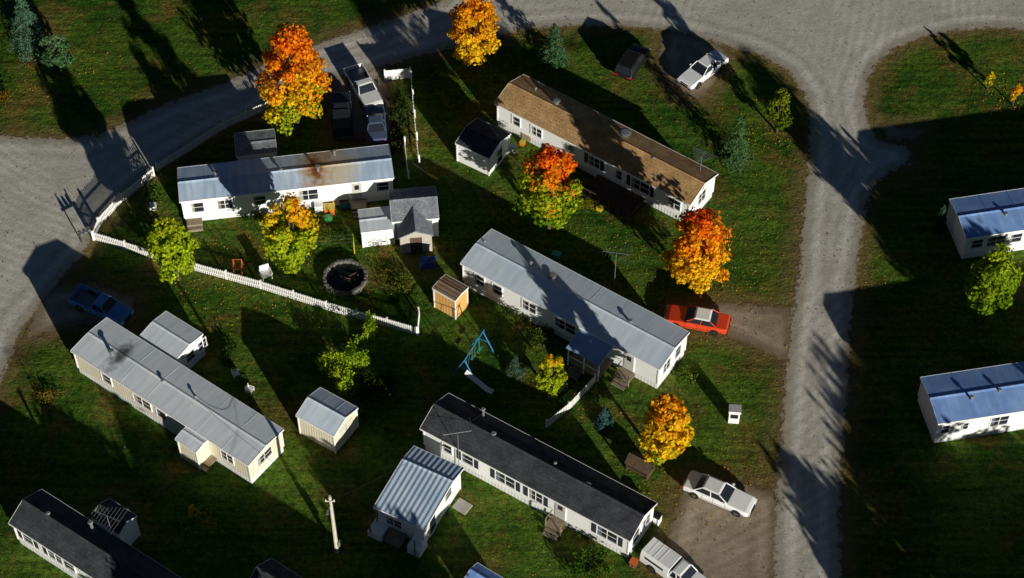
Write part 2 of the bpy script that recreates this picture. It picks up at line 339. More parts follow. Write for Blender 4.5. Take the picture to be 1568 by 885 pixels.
def fence(name,pts,h=1.1,sp=.17,pw=.09,m_=trim,solid=False):
    m=MB(); P=[G(p) for p in pts]
    for a,b in zip(P[:-1],P[1:]):
        Mf=frame(a,b-a); l=(b-a).length
        for z in (.3,h-.3): m.box(0,l,.02,.06,z,z+.09,m_,Mf)
        n=max(1,int(l/2.2))
        for i in range(n+1): m.box(l*i/n-.06,l*i/n+.06,.02,.14,0,h+.08,m_,Mf)
        n=int(l/sp)
        for i in range(n):
            x=l*(i+.5)/n; hh=h+random.uniform(-.03,.02); m.box(x-pw/2,x+pw/2,-.012,.015,.06,hh,m_,Mf)
    m.obj(name)
fence('picket_fence',[(145,368),(240,398),(295,414),(400,443),(500,475),(640,514),(643,484)])
fence('picket_fence',[(145,368),(153,347),(185,312),(237,270)])
fence('picket_fence',[(242,262),(300,226),(345,197),(412,167)],h=1.0)
fence('board_fence',[(590,124),(629,120)],h=1.3,sp=.13,pw=.125)
fence('rail_fence',[(629,120),(634,180),(641,250)],h=1.0,sp=1.1)
fence('board_fence',[(619,222),(625,274)],h=1.0,sp=.2,pw=.19)
fence('picket_fence',[(838,655),(872,628),(912,585)],h=1.0)
p=G((726,556)); e=empty('swing_set',frame(p,(.45,.9))); m=MB(); blue=paint('blue_paint',(.03,.25,.5),.4); grn=paint('green_paint',(.03,.3,.25),.4)
for x in(-1.6,1.6):
    for y in(-1.0,1.0): m.cyl((x,y,0),(x,0,2.3),.05,.05,blue,6)
    m.cyl((x,-.5,1.15),(x,.5,1.15),.035,.035,blue,6)
m.cyl((-1.8,0,2.3),(1.8,0,2.3),.06,.06,blue,6)
for x in(-.9,.1):
    for d in(-.22,.22): m.cyl((x+d,0,2.3),(x+d,.15,.6),.015,.015,galv,4)
    m.box(x-.28,x+.28,.05,.27,.56,.6,grn)
m.cyl((.9,0,2.3),(.9,0,.7),.03,.03,grn,5); m.box(.6,1.25,-.1,.1,.65,.72,grn); m.obj('frame',e)
m=MB(); m.prism([(-.3,1.3),(-2.2,.15),(-2.7,.12),(-2.7,.2),(-2.2,.24),(-.3,1.4)],-2.2,-1.75,trim,caps=[[0,1,4,5],[1,2,3,4]]); m.obj('slide',e)
p=G((366,415)); e=empty('swing_frame',frame(p,(1,0))); m=MB(); og=paint('orange_paint',(.6,.12,.02))
for x in(-.35,.35):
    for y in(-.4,.4): m.cyl((x+.1*y,y,0),(x,0,1.5),.03,.03,og,5)
m.cyl((-.4,0,1.5),(.4,0,1.5),.03,.03,og,5); m.box(-.3,.3,-.15,.15,.4,.45,og); m.obj('frame',e)
def chair(px,ang,s=.8):
    p=G(px); e=empty('lawn_chair',frame(p,(math.cos(ang),math.sin(ang)))@Matrix.Scale(s,4)); m=MB()
    m.box(-.4,.4,-.4,.4,.4,.47,trim); m.box(-.4,.4,.36,.44,.47,1.15,trim); m.box(-.48,-.4,-.4,.4,.62,.7,trim); m.box(.4,.48,-.4,.4,.62,.7,trim)
    for x in(-.44,.36):
        for y in(-.4,.34): m.box(x,x+.08,y,y+.08,0,.62,trim)
    m.obj('seat_and_back',e)
chair((408,424),.4,1); chair((383,600),1.2,.65); chair((362,575),2.0,.65)
p=G((529,428)); e=empty('stone_ring_pond',Matrix.Translation(p)); m=MB()
for k in range(2):
    for i in range(34):
        t=2*math.pi*(i+.5*k)/34; r=1.72+random.uniform(-.06,.06); s=random.uniform(.13,.19)
        Mx=Matrix.Translation((r*math.cos(t),r*math.sin(t),.14+.22*k))@Matrix.Rotation(t+random.uniform(-.3,.3),4,'Z')@Matrix.Rotation(random.uniform(-.2,.2),4,'X')
        m.box(-s*.8,s*.8,-s,s,-.13,.12,stone,Mx)
m.obj('stones',e,bevel=.04)
m=MB(); n=28; vs=[(1.6*math.cos(2*math.pi*i/n),1.6*math.sin(2*math.pi*i/n),.18) for i in range(n)]; m.faces(vs,[list(range(n))],mat('pond_water',(.01,.014,.012),None,rough=.1,spec=.5))
for i in range(7):
    t=random.uniform(0,6.28); r=random.uniform(0,1.1); m.cyl((r*math.cos(t),r*math.sin(t),.19),(r*math.cos(t)+random.uniform(-.6,.6),r*math.sin(t)+random.uniform(-.6,.6),random.uniform(.2,.45)),.05,.04,darkwood,6)
m.obj('water_and_logs',e)
def crate(name,px,w,d,h,m_,lid=trim,ang=0.):
    p=G(px); e=empty(name,frame(p,(math.cos(ang),math.sin(ang)))); m=MB()
    m.box(-w/2,w/2,-d/2,d/2,.05,h,m_); m.box(-w/2-.03,w/2+.03,-d/2-.03,d/2+.03,h+.003,h+.06,lid)
    for x in(-w/2+.08,w/2-.16): m.box(x,x+.08,-d/2-.02,d/2+.02,0,.05,dark); m.box(x,x+.06,-d/2-.015,-d/2,.1,h-.05,lid)
    m.obj('box_and_lid',e,bevel=.015)
yel=paint('yellow_paint',(.6,.42,.03)); grn2=paint('toy_green',(.05,.35,.08)); teal=paint('teal_paint',(.03,.3,.4)); 
crate('storage_box',(505,325),.9,.7,.7,og,yel); crate('storage_box',(506,312),.8,.6,.8,yel,trim); crate('toy_box',(503,337),.7,.5,.4,grn2,grn2,.3)
crate('storage_box',(489,323),.7,.7,.9,trim,trim,.1); crate('storage_box',(528,316),.8,.6,.6,teal,dark,.2); crate('storage_box',(516,300),.6,.6,.8,darkwood,og)
crate('toy_box',(852,392),.7,.5,.3,teal,teal,-.4); crate('toy_box',(918,322),.5,.4,.4,yel,yel,-.5); crate('toy_box',(800,222),.4,.4,.4,og,yel,-.5)
crate('storage_box',(235,320),.5,.5,.5,trim,trim); crate('firewood_rack',(810,214),1.2,.5,.7,wood,wood,-.5)
crate('storage_box',(786,232),.5,.5,.7,trim,galv)
crate('trash_bin',(1005,800),.6,.6,1.0,trim,dark,-.5)
crate('flower_barrel',(970,866),.5,.5,.6,darkwood,og,-.5)
p=G((708,776)); m=MB(); m.box(-.6,.6,-.5,.5,0,.12,concrete,frame(p,(.83,-.56))); m.obj('concrete_pad')
p=G((665,272)); m=MB(); m.cyl(p+Vector((-.5,.3,.1)),p+Vector((.3,-.4,.25)),.1,.1,yel,8); m.cyl(p+Vector((-1.9,1.6,.1)),p+Vector((-.5,.3,.12)),.04,.04,galv,6); m.obj('yellow_pipe')
p=G((543,388)); e=empty('clothesline_post',frame(p,(.96,.1))); m=MB(); m.cyl((0,0,0),(0,0,2),.05,.05,yel,6); m.cyl((0,-.5,1.95),(0,.5,1.95),.035,.035,yel,6)
for y in(-.4,0,.4): m.cyl((0,y,1.95),(-4,y,1.9),.006,.006,galv,4)
m.cyl((-4,0,0),(-4,0,2),.04,.04,galv,6); m.cyl((-4,-.5,1.95),(-4,.5,1.95),.03,.03,galv,6); m.obj('posts_and_lines',e)
p=G((655,402)); m=MB(); n=9
vs=[];fs=[]
for j in range(n):
    for i in range(n):
        x=(i/(n-1)-.5)*1.4;y=(j/(n-1)-.5)*1.4; d=max(abs(x),abs(y))/.7
        vs.append((p.x+x+random.uniform(-.05,.05),p.y+y+random.uniform(-.05,.05),.02+(1-d**2)*random.uniform(.35,.6)))
for j in range(n-1):
    for i in range(n-1): fs.append((j*n+i,j*n+i+1,(j+1)*n+i+1,(j+1)*n+i))
m.faces(vs,fs,paint('tarp_blue',(.02,.05,.3),.5)); m.obj('tarp_pile')
# ================================================================= VEHICLES
def loft(mb,secs,m):
    vs=[];n=10
    for (x,w,zb,zt) in secs:
        dz=min(.16,(zt-zb)*.4)
        ring=[(-w*.9,zb),(-w,zb+dz),(-w,(zb+zt)/2),(-w*.985,zt-dz*.7),(-w*.9,zt),(w*.9,zt),(w*.985,zt-dz*.7),(w,(zb+zt)/2),(w,zb+dz),(w*.9,zb)]
        vs+=[(x,y,z) for y,z in ring]
    fs=[]
    for k in range(len(secs)-1):
        for i in range(n): fs.append((k*n+i,k*n+(i+1)%n,(k+1)*n+(i+1)%n,(k+1)*n+i))
    fs.append(list(range(n))[::-1]); fs.append([(len(secs)-1)*n+i for i in range(n)])
    mb.faces(vs,fs,m)
def greenhouse(mb,xb0,xt0,xt1,xb1,zb,zt,wb,wt,body,roofm):
    B=[(xb0,-wb,zb),(xb1,-wb,zb),(xb1,wb,zb),(xb0,wb,zb)]; T=[(xt0,-wt,zt),(xt1,-wt,zt),(xt1,wt,zt),(xt0,wt,zt)]
    mb.faces(B+T,[(0,1,5,4),(1,2,6,5),(2,3,7,6),(3,0,4,7),(4,5,6,7)],glass)
    c=.06
    vs=[(xt0-.02,-wt-.02,zt),(xt1+.02,-wt-.02,zt),(xt1+.02,wt+.02,zt),(xt0-.02,wt+.02,zt),(xt0+.12,-wt+.1,zt+c),(xt1-.12,-wt+.1,zt+c),(xt1-.12,wt-.1,zt+c),(xt0+.12,wt-.1,zt+c)]
    mb.faces(vs,[(3,2,1,0),(0,1,5,4),(1,2,6,5),(2,3,7,6),(3,0,4,7),(4,5,6,7)],roofm)
    for k in range(4): mb.cyl(B[k],T[k],.05,.045,body,5)
    for s in(-1,1):
        xm=(xb0+xb1)/2; mb.cyl((xm,s*(wb+.0),zb),((xt0+xt1)/2,s*wt,zt),.04,.04,body,5)
def wheels(mb,xs,w,r=.33):
    for x in xs:
        for s in(-1,1):
            mb.cyl((x,s*(w-.17),r+.04),(x,s*(w+.005),r+.04),r+.06,r+.06,dark,18)
            mb.cyl((x,s*(w-.22),r),(x,s*(w+.02),r),r,r,rubber,18); mb.cyl((x,s*(w+.02),r),(x,s*(w+.035),r),r*.55,r*.45,chrome,12)
def place(front,rear,name):
    a=G(front,.6);b=G(rear,.6); c=(a+b)/2; c.z=0
    return empty(name,frame(c,a-b))
def sedan(front,rear,bodym,roofm=None,L=5.2,name='parked_car',suv=False):
    e=place(front,rear,name); h=L/2; roofm=roofm or bodym; m=MB()
    loft(m,[(-h,.80,.38,.78),(-h+.12,.88,.30,.90),(-h+.9,.92,.24,.94),(-.6,.93,.22,.95),(.75,.93,.22,.95),(1.0,.92,.22,.94),(h-.35,.90,.26,.84),(h-.08,.87,.32,.76),(h,.78,.4,.68)],bodym)
    b=m.obj('body',e,smooth=False,bevel=.025)
    m=MB()
    if suv: greenhouse(m,-h+.1,-h+.3,.35,1.0,.93,1.62,.82,.7,bodym,roofm)
    else: greenhouse(m,-h+.95,-h+1.5,.2,.95,.935,1.38,.80,.64,bodym,roofm)
    m.obj('cabin',e)
    m=MB(); wheels(m,(-h+1.05,h-.98),.93)
    m.obj('wheels',e)
    m=MB()
    for s in(-1,1): m.box(s*h-.06,s*h+.1,-.88,.88,.42,.55,chrome)
    for y in(-.65,.65): m.box(h-.03,h+.02,y-.18,y+.18,.6,.72,trim); m.box(-h-.02,-h+.05,y-.2,y+.2,.62,.76,redlens)
    m.box(h-.03,h+.015,-.4,.4,.58,.7,dark)
    for s in(-1,1): m.box(.62,.78,s*.9-.1 if s<0 else .9,(-.9 if s<0 else 1.05),1.0,1.12,bodym); m.box(-h+.4,h-.4,s*.935-.012,s*.935+.012,.5,.55,chrome)
    for s in (-1,1):
        for x in (-.15,.85,-1.05): m.box(x-.008,x+.008,s*.93-.004,s*.93+.004,.35,.93,dark)
    m.obj('bumpers_and_lights',e); return e
def pickup(front,rear,bodym,capm=None,L=5.3,name='pickup_truck'):
    e=place(front,rear,name); h=L/2; m=MB()
    loft(m,[(-.35,.92,.35,1.0),(.9,.93,.32,1.02),(1.1,.92,.32,1.02),(h-.25,.9,.38,.96),(h,.84,.42,.86)],bodym)
    for s in(-1,1): m.box(-h,-.352,min(s*.93,s*.83),max(s*.93,s*.83),.42,1.02,bodym)
    m.box(-h,-h+.08,-.83,.83,.42,1.0,bodym); m.box(-h+.08,-.352,-.83,.83,.42,.52,galv)
    m.obj('body',e,bevel=.02)
    m=MB(); greenhouse(m,-.3,-.15,.6,1.1,1.01,1.55,.82,.68,bodym,bodym); m.obj('cabin',e)
    if capm:
        m=MB(); m.prism([(-.92,1.03),(.92,1.03),(.86,1.35),(.72,1.68),(-.72,1.68),(-.86,1.35)],-h,-.36,capm)
        for s in(-1,1): m.box(-h+.4,-.8,min(s*.875,s*.905),max(s*.875,s*.905),1.12,1.34,glass)
        m.box(-h-.01,-h+.0,-.6,.6,1.12,1.5,glass); 
        for x in (-h+.5,-h+1.0,-h+1.5): m.box(x,x+.04,-.7,.7,1.683,1.70,capm)
        m.obj('truck_cap',e,bevel=.03)
    m=MB(); wheels(m,(-h+1.1,h-.95),.93,.37); m.obj('wheels',e)
    m=MB()
    for s in(-1,1): m.box(s*h-.06,s*h+.1,-.9,.9,.45,.6,chrome)
    for y in(-.68,.68): m.box(h-.03,h+.02,y-.15,y+.15,.66,.82,trim); m.box(-h-.02,-h+.0,y-.08+(.15 if y>0 else -.15),y+.08+(.15 if y>0 else -.15),.65,.9,redlens)
    m.box(h-.03,h+.015,-.45,.45,.64,.82,dark)
    m.obj('bumpers_and_lights',e); return e
whitep=paint('white_car_paint',(.9,.91,.93)); redp=paint('red_car_paint',(.7,.065,.02)); bluep=paint('blue_truck_paint',(.13,.29,.72)); greyp=paint('silver_truck_paint',(.75,.78,.8)); navy=paint('navy_paint',(.08,.11,.2)); blackp=paint('dark_paint',(.03,.035,.045)); brownp=paint('black_brown_paint',(.014,.012,.011))
sedan((1048,128),(1105,85),whitep); sedan((1033,482),(1102,495),redp,whitep); sedan((1144,774),(1060,738),whitep,L=5.5)
pickup((1078,905),(1000,850),whitep,whitep,L=5.8); pickup((190,485),(120,453),bluep)
pickup((566,150),(548,118),greyp); pickup((522,152),(524,200),blackp,blackp); sedan((573,168),(577,210),navy,L=4.6)
sedan((983,72),(953,118),brownp,L=4.3,suv=True)
# ================================================================= ROADS / GROUND
road_main=[(-300,205),(0,208),(60,211),(110,212),(150,205),(200,185),(250,160),(300,142),(350,125),(420,92),(500,62),(560,42),(620,22),(680,0),(760,-60),(900,-90),(1250,-95),(1700,-70),(1900,-20),(1900,60),(1568,46),(1520,43),(1470,47),(1420,55),(1375,72),(1345,95),(1330,120),(1325,150),(1330,190),(1346,215),(1390,225),(1395,250),(1365,262),(1344,278),(1330,300),(1318,370),(1308,450),(1302,520),(1298,600),(1290,700),(1286,800),(1290,885),(1300,1100),(1180,1100),(1182,885),(1187,760),(1195,680),(1202,580),(1212,490),(1222,420),(1230,330),(1237,250),(1240,190),(1232,145),(1205,108),(1165,85),(1110,70),(1040,50),(960,41),(870,40),(810,45),(740,60),(680,76),(610,96),(520,118),(440,150),(380,180),(320,208),(260,245),(215,280),(175,315),(145,350),(132,385),(95,425),(60,470),(30,510),(15,550),(0,590),(-60,700),(-300,900)]
drives=[[(500,105),(590,85),(600,215),(505,215)],[(1015,45),(1075,50),(1120,85),(1080,150),(1040,150),(1005,95)],
 [(1035,480),(1100,462),(1215,470),(1215,560),(1150,530),(1080,505)],[(1050,735),(1120,735),(1195,755),(1195,1000),(1060,1000),(1010,860),(1030,790)],
 [(60,440),(140,430),(210,455),(205,500),(120,500),(40,520)],[(1350,190),(1415,196),(1410,216),(1355,216)]]
def ray_in(P,X,Y):
    ins=np.zeros(X.shape,bool); n=len(P)
    for i in range(n):
        x0,y0=P[i];x1,y1=P[(i+1)%n]
        if y0==y1: continue
        c=((y0>Y)!=(y1>Y))&(X<(x1-x0)*(Y-y0)/(y1-y0)+x0); ins^=c
    return ins
def sdf(poly,X,Y):
    P=[tuple(G(p).xy) for p in poly]; n=len(P); d=np.full(X.shape,1e9)
    for i in range(n):
        x0,y0=P[i];x1,y1=P[(i+1)%n]; dx,dy=x1-x0,y1-y0; l=dx*dx+dy*dy+1e-9
        t=np.clip(((X-x0)*dx+(Y-y0)*dy)/l,0,1); d=np.minimum(d,np.hypot(X-x0-t*dx,Y-y0-t*dy))
    return np.where(ray_in(P,X,Y),d,-d)
def axisvals(lo,hi,step,far):
    a=list(np.arange(lo,hi,step)); out=[];s=step;x=lo
    while x>-far: s*=1.35; x-=s; out.append(x)
    hi2=[];s=step;x=a[-1]
    while x<far: s*=1.35; x+=s; hi2.append(x)
    return np.array(out[::-1]+a+hi2)
xs=axisvals(-60,60,.33,3000); ys=axisvals(-40,52,.33,3000)
X,Y=np.meshgrid(xs,ys)
SR=sdf(road_main,X,Y); SD=np.max([sdf(d,X,Y) for d in drives],axis=0)
def gridmesh(name,z,keep,attrs,m_):
    ny,nx=X.shape; idx=np.arange(nx*ny).reshape(ny,nx)
    q=np.stack([idx[:-1,:-1],idx[:-1,1:],idx[1:,1:],idx[1:,:-1]],-1).reshape(-1,4)
    k=keep; kk=(k[:-1,:-1]|k[:-1,1:]|k[1:,1:]|k[1:,:-1]).reshape(-1); q=q[kk]
    used=np.unique(q); rm=np.full(nx*ny,-1); rm[used]=np.arange(len(used)); q=rm[q]
    co=np.stack([X.ravel()[used],Y.ravel()[used],np.full(len(used),z)],-1)
    me=bpy.data.meshes.new(name); me.vertices.add(len(co)); me.vertices.foreach_set('co',co.ravel())
    me.loops.add(q.size); me.loops.foreach_set('vertex_index',q.ravel().astype(np.int32)); me.polygons.add(len(q))
    me.polygons.foreach_set('loop_start',np.arange(0,q.size,4,dtype=np.int32)); me.update(calc_edges=True)
    for an,av in attrs.items():
        at=me.attributes.new(an,'FLOAT','POINT'); at.data.foreach_set('value',np.clip(av.ravel()[used],-50,50).astype(np.float32))
    me.materials.append(m_); o=bpy.data.objects.new(name,me); COL.objects.link(o); return o
class NT:
    def __init__(s,name):
        s.m=bpy.data.materials.new(name); s.m.use_nodes=True; s.t=s.m.node_tree; s.N=s.t.nodes; s.b=s.N['Principled BSDF']; s.out=s.N['Material Output']
        s.tc=s.N.new('ShaderNodeTexCoord').outputs['Object']
    def l(s,a,b): s.t.links.new(a,b)
    def noise(s,sc,det=5,ro=.6,vec=None,dist=0):
        n=s.N.new('ShaderNodeTexNoise'); n.inputs['Scale'].default_value=sc; n.inputs['Detail'].default_value=det; n.inputs['Roughness'].default_value=ro; n.inputs['Distortion'].default_value=dist; s.l(vec or s.tc,n.inputs['Vector']); return n.outputs['Fac']
    def mr(s,v,a,b,c=0,d=1):
        n=s.N.new('ShaderNodeMapRange'); s.l(v,n.inputs[0])
        for i,k in enumerate((a,b,c,d)): n.inputs[i+1].default_value=k
        return n.outputs[0]
    def mth(s,op,a,b):
        n=s.N.new('ShaderNodeMath'); n.operation=op
        for i,k in enumerate((a,b)):
            if isinstance(k,(int,float)): n.inputs[i].default_value=k
            else: s.l(k,n.inputs[i])
        return n.outputs[0]
    def mix(s,f,a,b,bt='MIX'):
        n=s.N.new('ShaderNodeMix'); n.data_type='RGBA'; n.blend_type=bt
        if isinstance(f,(int,float)): n.inputs['Factor'].default_value=f
        else: s.l(f,n.inputs['Factor'])
        for k,nm in((a,'A'),(b,'B')):
            if isinstance(k,tuple): n.inputs[nm].default_value=(*k,1)
            else: s.l(k,n.inputs[nm])
        return n.outputs['Result']
    def scale(s,c,f):
        n=s.N.new('ShaderNodeVectorMath'); n.operation='SCALE'; s.l(c,n.inputs[0]); s.l(f,n.inputs['Scale']); return n.outputs[0]
    def attr(s,n_):
        n=s.N.new('ShaderNodeAttribute'); n.attribute_name=n_; return n.outputs['Fac']
    def bump(s,h,st,di):
        n=s.N.new('ShaderNodeBump'); n.inputs['Strength'].default_value=st; n.inputs['Distance'].default_value=di; s.l(h,n.inputs['Height']); s.l(n.outputs[0],s.b.inputs['Normal'])
    def mapping(s,rot,sc):
        n=s.N.new('ShaderNodeMapping'); s.l(s.tc,n.inputs['Vector']); n.inputs['Rotation'].default_value=(0,0,rot); n.inputs['Scale'].default_value=sc; return n.outputs[0]
g=NT('grass_ground'); g.b.inputs['Roughness'].default_value=.95; g.b.inputs['Specular IOR Level'].default_value=.05
c=g.mix(g.mr(g.noise(.16,6,.65),.38,.62),(.030,.088,.010),(.100,.165,.020))
c=g.mix(g.mr(g.noise(.2,7,.7,dist=.5),.50,.64,0,.85),c,(.175,.125,.032))
c=g.mix(g.mr(g.noise(.6,6,.75),.55,.70,0,.6),c,(.21,.17,.035))
st=g.noise(1.0,4,.6,vec=g.mapping(math.radians(34),(.12,2.2,1)))
c=g.scale(c,g.mr(st,.3,.7,.62,1.38)); c=g.scale(c,g.mr(g.noise(2.3,5,.7),.3,.7,.4,1.6)); c=g.scale(c,g.mr(g.noise(9,3),.3,.7,.5,1.5))
edge=g.attr('edge'); v=g.mth('ADD',edge,g.mth('MULTIPLY',g.noise(.9,5),2.6)); c=g.mix(g.mr(v,-.6,1.5,0,.85),c,(.24,.16,.07))
g.l(c,g.b.inputs['Base Color'])
hh=g.mth('ADD',g.noise(5,6,.7),g.mth('MULTIPLY',g.noise(.9,4),2.0)); g.bump(hh,.85,.17)
def gravel(name,ca,cb,cc):
    r=NT(name); r.b.inputs['Roughness'].default_value=.95; r.b.inputs['Specular IOR Level'].default_value=.1
    e_=r.attr('edge'); c=r.mix(r.mr(r.noise(.35,6,.65),.35,.65),ca,cb)
    near=r.mr(e_,1.6,3.6,1,0)
    wob=r.mth('ADD',e_,r.mth('MULTIPLY',r.noise(.12,3),1.2))
    sn=r.mth('MULTIPLY',r.mth('SINE',r.mth('MULTIPLY',wob,3.9),0),near); c=r.scale(c,r.mr(sn,-1,1,.84,1.10))
    sn2=r.mth('MULTIPLY',r.mth('SINE',r.mth('MULTIPLY',wob,13.),0),r.mth('MULTIPLY',near,r.mr(r.noise(.3,4),.4,.7))); c=r.scale(c,r.mr(sn2,-1,1,.94,1.06))
    w=r.N.new('ShaderNodeTexWave'); w.wave_type='RINGS'; w.rings_direction='Z'; w.inputs['Scale'].default_value=.35; w.inputs['Distortion'].default_value=2.5; w.inputs['Detail'].default_value=2; w.inputs['Detail Scale'].default_value=.3
    mp=r.N.new('ShaderNodeMapping'); r.l(r.tc,mp.inputs['Vector']); mp.inputs['Location'].default_value=(22,-44,0); r.l(mp.outputs[0],w.inputs['Vector'])
    c=r.scale(c,r.mr(r.mth('MULTIPLY',w.outputs['Fac'],r.mr(r.noise(.11,3),.42,.6)),0,1,.95,1.14))
    c=r.scale(c,r.mr(r.noise(4,6,.75),.3,.7,.82,1.18)); c=r.scale(c,r.mr(r.noise(14,3,.7),.3,.7,.82,1.18))
    c=r.mix(r.mr(r.mth('ADD',e_,r.mth('MULTIPLY',r.noise(1.3,5),.9)),.3,1.5,1,0),c,cc)
    r.l(c,r.b.inputs['Base Color']); r.bump(r.mth('ADD',r.noise(9,6,.75),r.mth('MULTIPLY',r.noise(1.2,4),1.5)),.45,.05)
    al=r.mr(r.mth('ADD',e_,r.mth('MULTIPLY',r.mth('SUBTRACT',r.noise(1.6,6,.7),.5),2.4)),-.12,.18)
    tr=r.N.new('ShaderNodeBsdfTransparent'); ms=r.N.new('ShaderNodeMixShader'); r.l(al,ms.inputs[0]); r.l(tr.outputs[0],ms.inputs[1]); r.l(r.b.outputs[0],ms.inputs[2]); r.l(ms.outputs[0],r.out.inputs['Surface'])
    return r.m
gr=gravel('gravel',(.54,.515,.465),(.66,.635,.575),(.36,.30,.20))
gd=gravel('drive_gravel',(.33,.26,.185),(.46,.38,.29),(.19,.14,.065))
gridmesh('ground',0.0,np.ones(X.shape,bool),{'edge':np.maximum(SR,SD)},g.m)
gridmesh('gravel_driveway',.012,(SD>-1.4),{'edge':SD},gd)
gridmesh('gravel_road',.024,(SR>-1.4),{'edge':SR},gr)
# ================================================================= VEGETATION
def leafmat():
    m=bpy.data.materials.new('leaf_foliage'); m.use_nodes=True; N=m.node_tree.nodes; Lk=m.node_tree.links; N.remove(N['Principled BSDF'])
    a=N.new('ShaderNodeAttribute'); a.attribute_name='Col'; d=N.new('ShaderNodeBsdfDiffuse'); t=N.new('ShaderNodeBsdfTranslucent'); mx=N.new('ShaderNodeMixShader'); mx.inputs[0].default_value=.35
    Lk.new(a.outputs['Color'],d.inputs[0]); Lk.new(a.outputs['Color'],t.inputs[0]); Lk.new(d.outputs[0],mx.inputs[1]); Lk.new(t.outputs[0],mx.inputs[2]); Lk.new(mx.outputs[0],N['Material Output'].inputs[0]); return m
LEAF=leafmat()
def quads(name,C,Nn,size,col,parent=None,asp=.75):
    n=len(C); Nn=Nn/np.linalg.norm(Nn,axis=1,keepdims=True); r=rng.normal(size=(n,3)); T=np.cross(Nn,r); T/=np.linalg.norm(T,axis=1,keepdims=True)+1e-9; Bt=np.cross(Nn,T)
    s=size[:,None]; a=T*s; b=Bt*s*asp
    V=np.stack([C-a,C-b,C+a,C+b],1).reshape(-1,3)
    me=bpy.data.meshes.new(name); me.vertices.add(4*n); me.vertices.foreach_set('co',V.astype(np.float32).ravel())
    me.loops.add(4*n); me.loops.foreach_set('vertex_index',np.arange(4*n,dtype=np.int32)); me.polygons.add(n); me.polygons.foreach_set('loop_start',np.arange(0,4*n,4,dtype=np.int32)); me.update(calc_edges=True)
    at=me.attributes.new('Col','FLOAT_COLOR','POINT'); cc=np.repeat(np.concatenate([np.clip(col,0,1),np.ones((n,1))],1),4,axis=0); at.data.foreach_set('color',cc.astype(np.float32).ravel())
    me.materials.append(LEAF); o=bpy.data.objects.new(name,me); COL.objects.link(o)
    if parent: o.parent=parent
    return o
def ramp(t,stops):
    ks=np.linspace(0,1,len(stops)); st=np.array(stops); return np.stack([np.interp(t,ks,st[:,i]) for i in range(3)],1)
GRN=(.11,.23,.012); YG=(.42,.54,.02); YEL=(.98,.64,.02); GOLD=(.98,.45,.015); OR=(.98,.28,.012); RED=(.90,.13,.012)
treepts=[]
def tree(name,cx,cy,w,hh,pal,n=9000,clear=1.0,K=90,ls=.17,jit=.11,lean=0):
    s=scl(cy,4); a=w/s; b=math.sqrt(max((hh/s)**2-(a*S_)**2,(a*.6)**2))/C_ if (hh/s)>(a*S_) else a
    b=max(min(b,a*1.9),a*.9)
    zc=b+clear; P=G((cx,cy),zc); P.z=0; e=empty(name,Matrix.Translation(P)); treepts.append((P.x,P.y,a,pal))
    d=rng.normal(size=(K,3)); d/=np.linalg.norm(d,axis=1,keepdims=True); rr=rng.uniform(.35,.95,(K,1))**.7
    wid=1-.22*np.clip(d[:,2:3],-1,1); wid*=rng.uniform(.85,1.12,(K,1))
    cc=d*rr*np.array([a,a,b])*.88; cc[:,:2]*=wid; cc[:,2]+=zc
    rc=rng.uniform(.16,.33,K)*a
    ci=rng.integers(0,K,n); ld=rng.normal(size=(n,3)); ld/=np.linalg.norm(ld,axis=1,keepdims=True); lr=rng.uniform(.45,1.05,n)[:,None]
    pos=cc[ci]+ld*lr*rc[ci][:,None]*np.array([1,1,.85]); pos[:,2]=np.maximum(pos[:,2],.5)
    out=pos-np.array([0,0,zc]); out/=np.linalg.norm(out,axis=1,keepdims=True)
    nr=ld*.7+out*.3+rng.normal(size=(n,3))*.55+np.array([0,0,.25])
    ct=rng.normal(0,jit,K); t=(pos[:,2]-(zc-b))/(2*b)+ct[ci]+rng.normal(0,.06,n)+out[:,1]*.12+lean*pos[:,0]/a
    col=ramp(np.clip(t,0,1),pal)*rng.uniform(.6,1.15,(n,1))*rng.uniform(.8,1.1,K)[ci][:,None]
    quads('crown',pos,nr,rng.uniform(.6,1.25,n)*ls,col,e)
    m=MB(); m.cyl((0,0,0),(0,0,zc),.045*a+.06,.025*a+.03,bark,8); m.cyl((0,0,zc),(0,0,zc+b*.7),.025*a+.03,.02,bark,6)
    for i in range(14):
        k=rng.integers(0,K); z0=rng.uniform(.35,1.0)*zc; m.cyl((0,0,z0),tuple(cc[k]),.018*a+.01,.015,bark,5,False)
    m.obj('trunk_and_limbs',e)
tree('unseen_shade_tree',447,117,58,86,[YG,YG,YEL,GOLD,OR,OR,RED],10500,ls=.175)
tree('unseen_shade_tree',725,40,43,64,[YEL,YEL,GOLD,GOLD,OR],7500)
tree('unseen_shade_tree',842,285,54,70,[GRN,(.26,.40,.015),YG,YG,OR,OR,RED],9500,jit=.13,lean=.2)
tree('unseen_shade_tree',1070,378,53,64,[YEL,YEL,GOLD,OR,RED],9500)
tree('unseen_shade_tree',1018,652,43,64,[YG,YEL,YEL,GOLD,GOLD],8000)
tree('unseen_shade_tree',262,375,40,56,[YG,YG,YG,(.55,.58,.02)],6500)
tree('unseen_shade_tree',444,353,44,63,[YG,YG,YG,YEL,GOLD],8000)
tree('young_tree',845,570,27,38,[YG,YG,YEL],3600,.5,50,.13)
tree('unseen_shade_tree',1522,432,46,60,[GRN,(.22,.34,.015),YG],7500)
tree('young_tree',1556,142,10,20,[YEL,GOLD],700,.5,20,.12); tree('young_tree',1516,120,9,14,[YG,YEL],350,.4,20,.1)
tree('young_tree',296,783,10,14,[YG,YEL],450,.3,15,.11,)
tree('young_tree',1195,166,24,36,[(.06,.12,.012),(.30,.36,.02)],2400,.4,60,.11)
tree('young_tree',85,78,26,30,[(.05,.14,.05),(.14,.24,.1)],3300,.5,60,.12)
